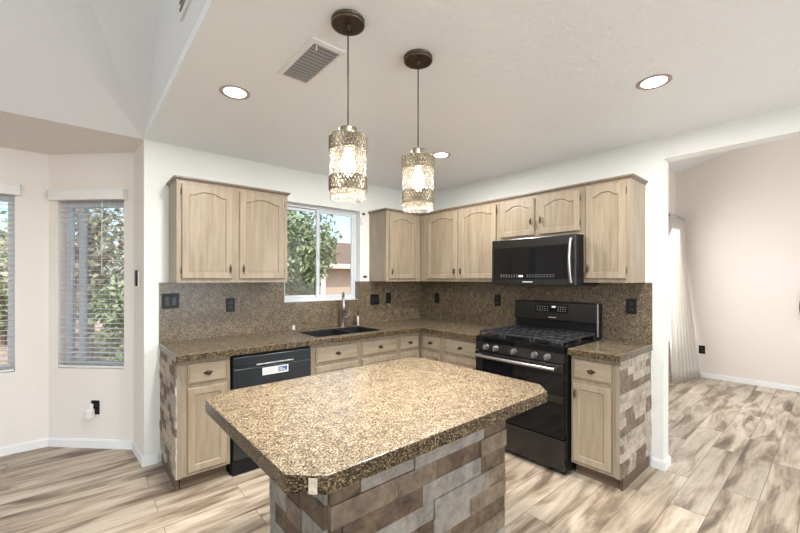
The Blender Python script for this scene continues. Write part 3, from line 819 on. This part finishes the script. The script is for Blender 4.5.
# ------------------------------------------------------------------ pendants
def pendant(label, x, y):
    t = thing('pendant_light', label, 'pendant light', (x, y, CZ), 0, 'brass and glass pendants over the island')
    bm = BM(); lathe(bm, [(.065, -.0005), (.067, -.004), (.065, -.007), (.065, -.019), (.060, -.024), (.012, -.025), (.009, -.045)], seg=32)
    for a in (.6, .6+PI): lathe(bm, [(.005, -.0245), (.005, -.028), (.003, -.030)], (.042*math.cos(a), .042*math.sin(a), 0), 10)
    cn = obj('canopy', bm, BRONZE, t)
    bm = BM()
    for zz in (-.006, -.021): tube(bm, [(.0655*math.cos(2*PI*k/40), .0655*math.sin(2*PI*k/40), zz) for k in range(41)], .0016, 6)
    obj('rim', bm, BRASSL, cn)
    zt, zb = 1.998-CZ, 1.722-CZ
    bm = BM(); tube(bm, [(0, 0, -.045), (0, 0, zt)], .0028, 8); obj('cord', bm, BRONZE, t)
    bm = BM(); lathe(bm, [(.008, zt+.012), (.036, zt+.010), (.038, zt+.004), (.038, zt-.020), (.030, zt-.022)], seg=28); 
    lathe(bm, [(.016, zt-.02), (.016, zt-.07)], seg=16); obj('socket_cap', bm, BRASSL, t)
    R = .0725
    def shell(z0, z1, r, nm, m, seg=36, th=.003):
        b = BM(); lathe(b, [(r, z0), (r, z1), (r-th, z1), (r-th, z0), (r, z0)], seg=seg, cap=False); bmesh.ops.remove_doubles(b, verts=b.verts, dist=1e-5); return obj(nm, b, m, t)
    g = BM(); lathe(g, [(R-.006, zt-.026), (R, zt-.035), (R, zb)], seg=36, cap=False); obj('glass_shade', g, AMBER, t)
    bm = BM(); lathe(bm, [(.030, zt-.022), (R-.004, zt-.024)], seg=36, cap=False); obj('top_plate', bm, BRASSL, t)
    def lattice(z0, z1, r, nm, n=32):
        b = BM()
        for zz in (z0, z1):
            lathe(b, [(r, zz-.0022), (r+.0025, zz-.0022), (r+.0025, zz+.0022), (r, zz+.0022), (r, zz-.0022)], seg=36, cap=False)
        bmesh.ops.remove_doubles(b, verts=b.verts, dist=1e-5)
        h = z1-z0; k = 3
        for s in (1, -1):
            for i in range(n):
                a0 = 2*PI*i/n; pts = []
                for q in range(k+1):
                    a = a0+s*(2*PI/n*2)*q/k; pts.append(((r+.0012)*math.cos(a), (r+.0012)*math.sin(a), z0+h*q/k))
                tube(b, pts, .0027, 4)
        # beaded rosettes inside the lattice
        return obj(nm, b, BRASSL, t)
    lattice(zt-.082, zt-.026, R+.001, 'upper_band'); lattice(zb+.035, zb+.088, R+.001, 'lower_band')
    for za, zc, nm in ((zt-.080, zt-.028, 'upper_band_mesh'), (zb+.037, zb+.086, 'lower_band_mesh')):
        pass
    bm = BM(); lathe(bm, [(R-.004, zb+.030), (R-.004, zb+.004), (.055, zb+.001)], seg=36, cap=False); obj('frosted_rim', bm, FROST, t)
    bm = BM(); lathe(bm, [(.012, zt-.07), (.014, zt-.085), (.026, zt-.115), (.030, zt-.14), (.026, zt-.165), (.012, zt-.18), (.003, zt-.184)], seg=20); obj('bulb', bm, BULB, t)
    light('pendant_down_light', 'SPOT', (x, y, CZ+zb-.004), (0, 0, 0), 60, (1, .965, .90), shadow_soft_size=.05, spot_size=math.radians(150), spot_blend=.8)
    light('pendant_bulb_light', 'POINT', (x, y, CZ+zt-.14), (0, 0, 0), 3, (1, .90, .78), shadow_soft_size=.04).name = 'pendant_bulb_light'
pendant('left glass and brass lattice pendant, nearer the ceiling vent', -2.437, -2.102)
pendant('right glass and brass lattice pendant over the island', -2.049, -2.102)

# recessed lights
def can(label, x, y):
    t = thing('recessed_light', label, 'ceiling light', (x, y, CZ), 0, 'recessed ceiling lights')
    bm = BM(); lathe(bm, [(.080, -.0005), (.080, -.003), (.074, -.006), (.060, -.003), (.058, -.0006)], seg=36, cap=False); obj('trim_ring', bm, RING, t)
    bm = BM(); lathe(bm, [(.058, -.001), (.054, -.005), (.03, -.010), (.004, -.011)], seg=36); obj('lens', bm, LEDD, t)
    light('recessed_light_glow', 'AREA', (x, y, CZ-.02), (0, 0, 0), 24, (1, .985, .96), shape='DISK', size=.11)
can('left recessed ceiling light near the vaulted edge', -2.593, -1.188)
can('right recessed ceiling light nearest the opening', -.946, -2.752)
can('middle recessed ceiling light behind the right pendant', -.934, -1.204)

can('recessed ceiling light nearest the camera', -2.60, -2.77)
# ceiling vent
LOUV = plain('grey_vent_enamel', (.30, .30, .30), .4)
def vent():
    x0, x1, y0, y1 = -2.497, -2.332, -1.920, -1.544
    t = thing('ceiling_vent', 'white louvered air vent in the flat ceiling', 'vent', ((x0+x1)/2, (y0+y1)/2, CZ))
    w, l = (x1-x0)/2, (y1-y0)/2
    bm = BM(); f = .022; zt, zb = -.0005, -.010
    bx(bm, -w, -w+f, -l, l, zb, zt, .002); bx(bm, w-f*.6, w, -l, l, zb, zt, .002); bx(bm, -w+f, w-f*.6, -l, -l+f*1.3, zb, zt, .002); bx(bm, -w+f, w-f*.6, l-f*.6, l, zb, zt, .002)
    obj('frame', bm, WHITEP, t)
    bm = BM(); bx(bm, -w+f, w-f*.6, -l+f*1.3, l-f*.6, -.0018, -.0006); obj('duct_backing', bm, BLACK, t)
    n = 13; a0, a1 = -l+f*1.3+.008, l-f*.6-.008
    for k in range(n):
        y = a0+(a1-a0)*k/(n-1); bm = BM()
        q = [(-.006, -.0035), (-.0055, -.0025), (.006, -.009), (.0055, -.010)]
        a = [bm.verts.new((-w+f+.001, y+p, z)) for p, z in q]; b = [bm.verts.new((w-f*.6-.001, y+p, z)) for p, z in q]
        bm.faces.new(a); bm.faces.new(b[::-1])
        for i in range(4): bm.faces.new((a[i], a[(i+1) % 4], b[(i+1) % 4], b[i]))
        obj('louver', bm, LOUV, t)
    bm = BM(); tube(bm, [(-.045, -l+.035, -.010), (-.045, -l+.04, -.030)], .003, 8); obj('damper_lever', bm, WHITEP, t)
vent()
# wall vent on the raised wall
def wall_vent():
    t = thing('wall_vent', 'dark louvered vent high on the wall above the ceiling edge', 'vent', (XE, -1.60, 2.82))
    bm = BM(); bx(bm, -.012, -.0005, -.27, .27, -.18, .18, .002); obj('frame', bm, WHITEP, t)
    for k in range(10):
        bm = BM(); bx(bm, -.018, -.0125, -.24, .24, -.155+k*.033, -.155+k*.033+.012); obj('louver', bm, plain('grey_louver_paint', (.25, .25, .25), .5) if k == 0 else bpy.data.materials['grey_louver_paint'], t)
wall_vent()

# ------------------------------------------------------------------ outlets and switches (local: x right, front -y, centred)
OUTG = None
def plate(label, loc, rz, gangs=1, kind='outlet', m=BLACK, w=.072):
    ww = w+.046*(gangs-1)
    nm = {'outlet': 'wall_outlet', 'switch': 'light_switch'}[kind]
    t = thing(nm, label, 'outlet' if kind == 'outlet' else 'switch', loc, rz)
    bm = BM(); bx(bm, -ww/2, ww/2, -.006, -.0005, -.058, .058, .002); obj('cover_plate', bm, m, t)
    FACE = bpy.data.materials.get('charcoal_plastic') or plain('charcoal_plastic', (.012, .012, .013), .35)
    for g in range(gangs):
        cx = (g-(gangs-1)/2)*.046
        if kind == 'outlet':
            for dz in (-.021, .021):
                bm = BM(); bx(bm, cx-.016, cx+.016, -.0085, -.0061, dz-.014, dz+.014, .002)
                r = obj('receptacle', bm, FACE, t)
                bm = BM()
                for sx in (-.006, .006): bx(bm, cx+sx-.001, cx+sx+.001, -.0088, -.0086, dz-.002, dz+.006)
                obj('slots', bm, plain('slot_black', (.002, .002, .002)) if not bpy.data.materials.get('slot_black') else bpy.data.materials['slot_black'], r)
        else:
            bm = BM(); bx(bm, cx-.016, cx+.016, -.0095, -.0061, -.033, .033, .002); obj('rocker', bm, FACE, t)
    return t
YB = -.0145
plate('black double switch plate at far left of the sink wall backsplash', (-2.711, YB, 1.231), 0, 2, 'switch')
plate('black outlet under the wall cabinet left of the window', (-2.270, YB, 1.180), 0)
plate('black double switch plate right of the kitchen window', (-.741, YB, 1.171), 0, 2, 'switch')
plate('black outlet on the sink wall nearest the corner', (-.545, YB, 1.181), 0)
plate('black outlet on the stove wall nearest the corner', (YB, -.280, 1.175), RR)
plate('black outlet just left of the stove', (YB, -1.130, 1.182), RR, 1)
plate('black outlet right of the stove under the end wall cabinet', (YB, -2.345, 1.190), RR)
plate('brown outlet low on the dining room far wall', (3.52, -2.113, .39), RR, 1)
def a45(s, off=0): v = A+(B-A).normalized()*s-n45*off; return v
v = a45(.335); plate('black outlet under the bay window blind', (v.x, v.y, .335), -PI/4, 1)
v = a45(.352, .009); t = thing('plug_in_air_freshener', 'white plug-in device in the black outlet under the bay window', 'plug-in', (v.x, v.y, .30), -PI/4)
bm = BM(); bx(bm, -.026, .022, -.045, -.001, -.045, .03, .008); obj('body', bm, WHITEP, t)
bm = BM(); lathe(bm, [(.014, 0), (.016, .03), (.010, .042)], (.004, -.02, .03), 14); obj('cap', bm, WHITEP, t)
t = thing('wall_control', 'small black and white control on the narrow bay side wall', 'wall control', (-2.8895, .19, 1.40), -PI/2-math.atan(.025/.4)+PI*0)
t.rotation_euler = (0, 0, -PI/2)
bm = BM(); bx(bm, -.05, .05, -.014, -.0015, -.065, .06, .003); obj('holder', bm, WHITEP, t)
bm = BM(); bx(bm, -.035, .045, -.028, -.0145, -.055, .07, .004); obj('control_face', bm, BLACK, t)
# bits on the white strip right of the kitchen window
t = thing('wall_hook', 'small dark diamond hook beside the kitchen window', 'hook', (-.862, 0, 1.425))
pull_diamond(t, 0, -.0005, 0).name = 'hook_plate'
bm = BM(); lathe(bm, [(.012, -.0005), (.014, -.012), (.012, -.02), (.004, -.024)], (0, 0, 0), 14, 'y')
o = tag(obj('curtain_bracket', bm, BRONZE, loc=(-.885, 0, 2.108)), 'dark curtain bracket high beside the kitchen window', 'bracket')
bm = BM(); bx(bm, -.018, .018, -.022, -.0005, -.045, .045, .01)
o = tag(obj('window_sensor', bm, WHITEP, loc=(-.915+.012, 0, 2.035)), 'white oval sensor beside the top right corner of the kitchen window', 'sensor')

# ------------------------------------------------------------------ blinds
def blind(label, P, Q, s0, s1, z0, z1, out, tilt, cords):
    """horizontal slat blind hung in a window opening; local x along P->Q reversed so the front faces the room"""
    e = (Q-P).normalized(); n = out
    org = P+e*((s0+s1)/2); w = (s1-s0)/2
    ang = math.atan2(-e.y, -e.x)            # local x = -e, local y = outwards
    t = thing('window_blind', label, 'blind', (org.x, org.y, z0), ang)
    H = z1-z0
    bm = BM(); bx(bm, -w-.03, w+.035, -.055, -.002, H-.004, H+.082, .004); bx(bm, -w-.034, w+.039, -.060, -.002, H+.074, H+.084, .002); obj('valance', bm, WHITEP, t)
    bm = BM(); bx(bm, -w+.004, w-.004, .004, .05, .004, .022, .003); obj('bottom_rail', bm, WHITEP, t)
    pitch = .0405; k = 0; z = .05
    while z < H-.01 and k < 60:
        bm = BM(); c, s = math.cos(tilt), math.sin(tilt); q = []
        for a, b in ((-.0245, 0), (0, .003), (.0245, 0), (0, -.0005)): q.append((.028+a*c-b*s, z+a*s+b*c))
        A_ = [bm.verts.new((-w+.005, y, zz)) for y, zz in q]; B_ = [bm.verts.new((w-.005, y, zz)) for y, zz in q]
        bm.faces.new(A_); bm.faces.new(B_[::-1])
        for i in range(4): bm.faces.new((A_[i], A_[(i+1) % 4], B_[(i+1) % 4], B_[i]))
        obj('slat', bm, WHITEP, t); z += pitch; k += 1
    for cx in cords:
        bm = BM()
        for yy in (.002, .054): tube(bm, [(cx, yy, .01), (cx, yy, H)], .0012, 4)
        obj('ladder_cord', bm, WHITEP, t)
    bm = BM(); tube(bm, [(w-.19, -.004, H), (w-.19, -.006, H-.62)], .0035, 6); obj('tilt_wand', bm, WHITEP, t)
    return t
blind('white slatted blind on the narrow angled bay window', A, B, B1[0], B1[1], B1[2], B1[3], n45, .04, (-.17, .17))
blind('white slatted blind on the wide bay window at left edge', B, Vector((-7.5, .935)), .20, 1.75, .655, 2.075, Vector((0, 1)), .04, (-.6, 0, .6))

# ------------------------------------------------------------------ curtain in the dining room
def curtain():
    t = thing('window_curtain', 'cream grommet curtain hanging by the dining room window', 'curtain', (3.25, -1.9, 0))
    def wave(u, q):
        # q: 0 bottom .. 1 top ; returns local x,y
        x = -.50+.71*u+(1-q)*(.02-.06*u)
        y = .035*math.sin(u*PI*15)*(.75+.25*q)-(1-q)**1.4*(.05+.17*u)
        return x, y
    bm = BM(); NU, NZ = 90, 16; g = []
    for j in range(NZ+1):
        q = j/NZ; row = []
        for i in range(NU+1):
            x, y = wave(i/NU, q); row.append(bm.verts.new((x, y, .02+q*2.262)))
        g.append(row)
    for j in range(NZ):
        for i in range(NU):
            f = bm.faces.new((g[j][i], g[j][i+1], g[j+1][i+1], g[j+1][i])); f.smooth = True
    o = obj('fabric', bm, CLOTH, t); m = o.modifiers.new('t', 'SOLIDIFY'); m.thickness = .002
    for k in range(5):
        u = 1-(k*2+1)/15*1.0; x, y = wave(min(u, .98), 1)
        bm = BM()
        pts = [(x+.0, y+.030*math.cos(a), 2.255+.030*math.sin(a)) for a in [2*PI*i/16 for i in range(17)]]
        tube(bm, pts, .010, 6); obj('grommet', bm, BRONZE, o)
    r = thing('curtain_rod', 'dark rod above the dining room window', 'curtain rod', (2.3, -1.9, 2.262))
    bm = BM(); tube(bm, [(-1.15, 0, 0), (1.19, 0, 0)], .010, 10); obj('rod', bm, BRONZE, r)
    for s in (-1.15, 1.19): 
        bm = BM(); lathe(bm, [(.004, -.02), (.018, -.01), (.02, 0), (.018, .01), (.004, .02)], (s, 0, 0), 12, 'x'); obj('finial', bm, BRONZE, r)
    for s in (-1.05, 0): 
        bm = BM(); bx(bm, s-.008, s+.008, .0, .0995, -.008, .008); obj('bracket', bm, BRONZE, r)
curtain()
# oval mirror on the dining room far wall
t = thing('oval_mirror', 'dark oval framed mirror on the dining room wall at right edge', 'mirror', (3.518, -3.275, 1.05))
bm = BM(); pts = [(-.012, .195*math.cos(a), .31*math.sin(a)) for a in [2*PI*i/40 for i in range(41)]]; tube(bm, pts, .012, 8); obj('frame', bm, BRONZE, t)
bm = BM(); vs = [bm.verts.new((-.006, .19*math.cos(2*PI*i/40), .305*math.sin(2*PI*i/40))) for i in range(40)]; bm.faces.new(vs); obj('mirror_glass', bm, BLACKG, t)

# ------------------------------------------------------------------ outside
bm = BM(); bx(bm, -40, 40, 1.06, 60, -.35, -.2); struct('ground', bm, DIRT)
def tree(label, x, y, h, r, m, n=2600, seed=1, trunk=.09, squash=1.1, leaf=.07, cf=.62):
    rnd = random.Random(seed)
    t = thing('tree', label, 'tree', (x, y, -.2), 0, 'trees in the back yard')
    bm = BM(); tube(bm, [(0, 0, 0), (.05, .03, h*.3), (-.03, 0, h*.55), (.02, .02, h*.8)], [trunk, trunk*.8, trunk*.6, trunk*.3], 8)
    for k in range(7):
        a = rnd.uniform(0, 2*PI); z = h*rnd.uniform(.35, .65); tube(bm, [(0, 0, z), (r*.4*math.cos(a), r*.4*math.sin(a), z+h*.12), (r*.7*math.cos(a), r*.7*math.sin(a), z+h*.2)], [trunk*.4, trunk*.25, trunk*.1], 6)
    obj('trunk', bm, BARK, t)
    bm = BM(); cl = [(rnd.uniform(-.55, .55)*r, rnd.uniform(-.55, .55)*r, h*cf+rnd.uniform(-.55, .6)*r*squash, r*rnd.uniform(.35, .6)) for _ in range(11)]
    for _ in range(n):
        cx, cy, cz, cr = rnd.choice(cl); d = Vector((rnd.gauss(0, 1), rnd.gauss(0, 1), rnd.gauss(0, 1))).normalized()*cr*rnd.uniform(.6, 1.05)
        c = Vector((cx, cy, cz))+d; u = Vector((rnd.uniform(-1, 1), rnd.uniform(-1, 1), rnd.uniform(-1, 1))).normalized(); w_ = u.cross(Vector((rnd.uniform(-1, 1), .3, rnd.uniform(-1, 1)))).normalized(); s = leaf*rnd.uniform(.6, 1.4)
        bm.faces.new([bm.verts.new(c-u*s), bm.verts.new(c+w_*s*.5), bm.verts.new(c+u*s), bm.verts.new(c-w_*s*.5)])
    obj('foliage', bm, m, t)
tree('large leafy tree seen in the left half of the kitchen window', .75, 5.4, 3.7, 1.25, LEAF, 8200, 3, cf=.5, squash=1.5, leaf=.06)
tree('pale olive tree seen behind the leafy tree through the kitchen window', -1.2, 9.6, 5.0, 1.7, LEAF2, 3600, 4)
tree('tree seen through the narrow bay window blind', -3.1, 6.0, 3.4, 1.3, LEAF2, 3200, 5)
tree('low bushy tree seen at left through the bay window blinds', -4.6, 9.5, 2.4, 1.5, LEAF, 2600, 6)
tree('dark shrub seen low through the narrow bay window', -2.4, 4.4, 1.6, .8, LEAF, 1800, 7, .05)
t = thing('neighbour_house', 'tan house with brown roof seen in the right half of the kitchen window', 'house', (8.2, 12.6, -.2))
bm = BM(); bx(bm, -2.8, 4, 0, 6, 0, 2.2); obj('wall', bm, STUCCO, t)
bm = BM(); v = [bm.verts.new(p) for p in ((-3.3, -.6, 2.3), (4.5, -.6, 2.3), (4.5, 6.6, 2.3), (-3.3, 6.6, 2.3), (-.6, 3, 3.7), (2.0, 3, 3.7))]
for f in ((0, 1, 5, 4), (1, 2, 5), (2, 3, 4, 5), (3, 0, 4), (3, 2, 1, 0)): bm.faces.new([v[i] for i in f])
obj('roof', bm, ROOFM, t)
bm = BM(); bx(bm, -3.35, 4.5, -.68, -.6, 2.08, 2.3); obj('fascia', bm, STUCW, t)
for px_ in (-2.9, -.4): bm = BM(); bx(bm, px_-.12, px_+.12, -.66, -.42, 0, 2.08); obj('post', bm, STUCW, t)
bm = BM(); bx(bm, -.2, 1.2, -.03, .0, .9, 2.1); obj('window', bm, BLACKG, t)
t = thing('patio_post', 'pale stucco patio post seen behind the left side of the narrow bay window', 'post', (-3.36, 2.25, -.2))
bm = BM(); bx(bm, -.085, .075, -.08, .08, 0, 2.9, .01); obj('shaft', bm, STUCW, t)
bm = BM(); bx(bm, -.11, .10, -.105, .105, 0, .25, .01); obj('footing', bm, STUCW, t)
t = thing('far_house', 'low tan house beyond the yard seen through the left bay window', 'house', (-7.5, 14, -.2))
bm = BM(); bx(bm, -5, 5, 0, 5, 0, 2.3); obj('wall', bm, STUCCO, t)
bm = BM(); v = [bm.verts.new(p) for p in ((-5.4, -.5, 2.3), (5.4, -.5, 2.3), (5.4, 5.5, 2.3), (-5.4, 5.5, 2.3), (-3, 2.5, 3.3), (3, 2.5, 3.3))]
for f in ((0, 1, 5, 4), (1, 2, 5), (2, 3, 4, 5), (3, 0, 4), (3, 2, 1, 0)): bm.faces.new([v[i] for i in f])
obj('roof', bm, ROOFM, t)
bm = BM(); bx(bm, -12, -1.5, 11.5, 11.7, -.2, 1.3); tag(obj('yard_wall', bm, STUCW), 'low pale block wall across the back yard', 'fence')
bpy.context.view_layer.update()
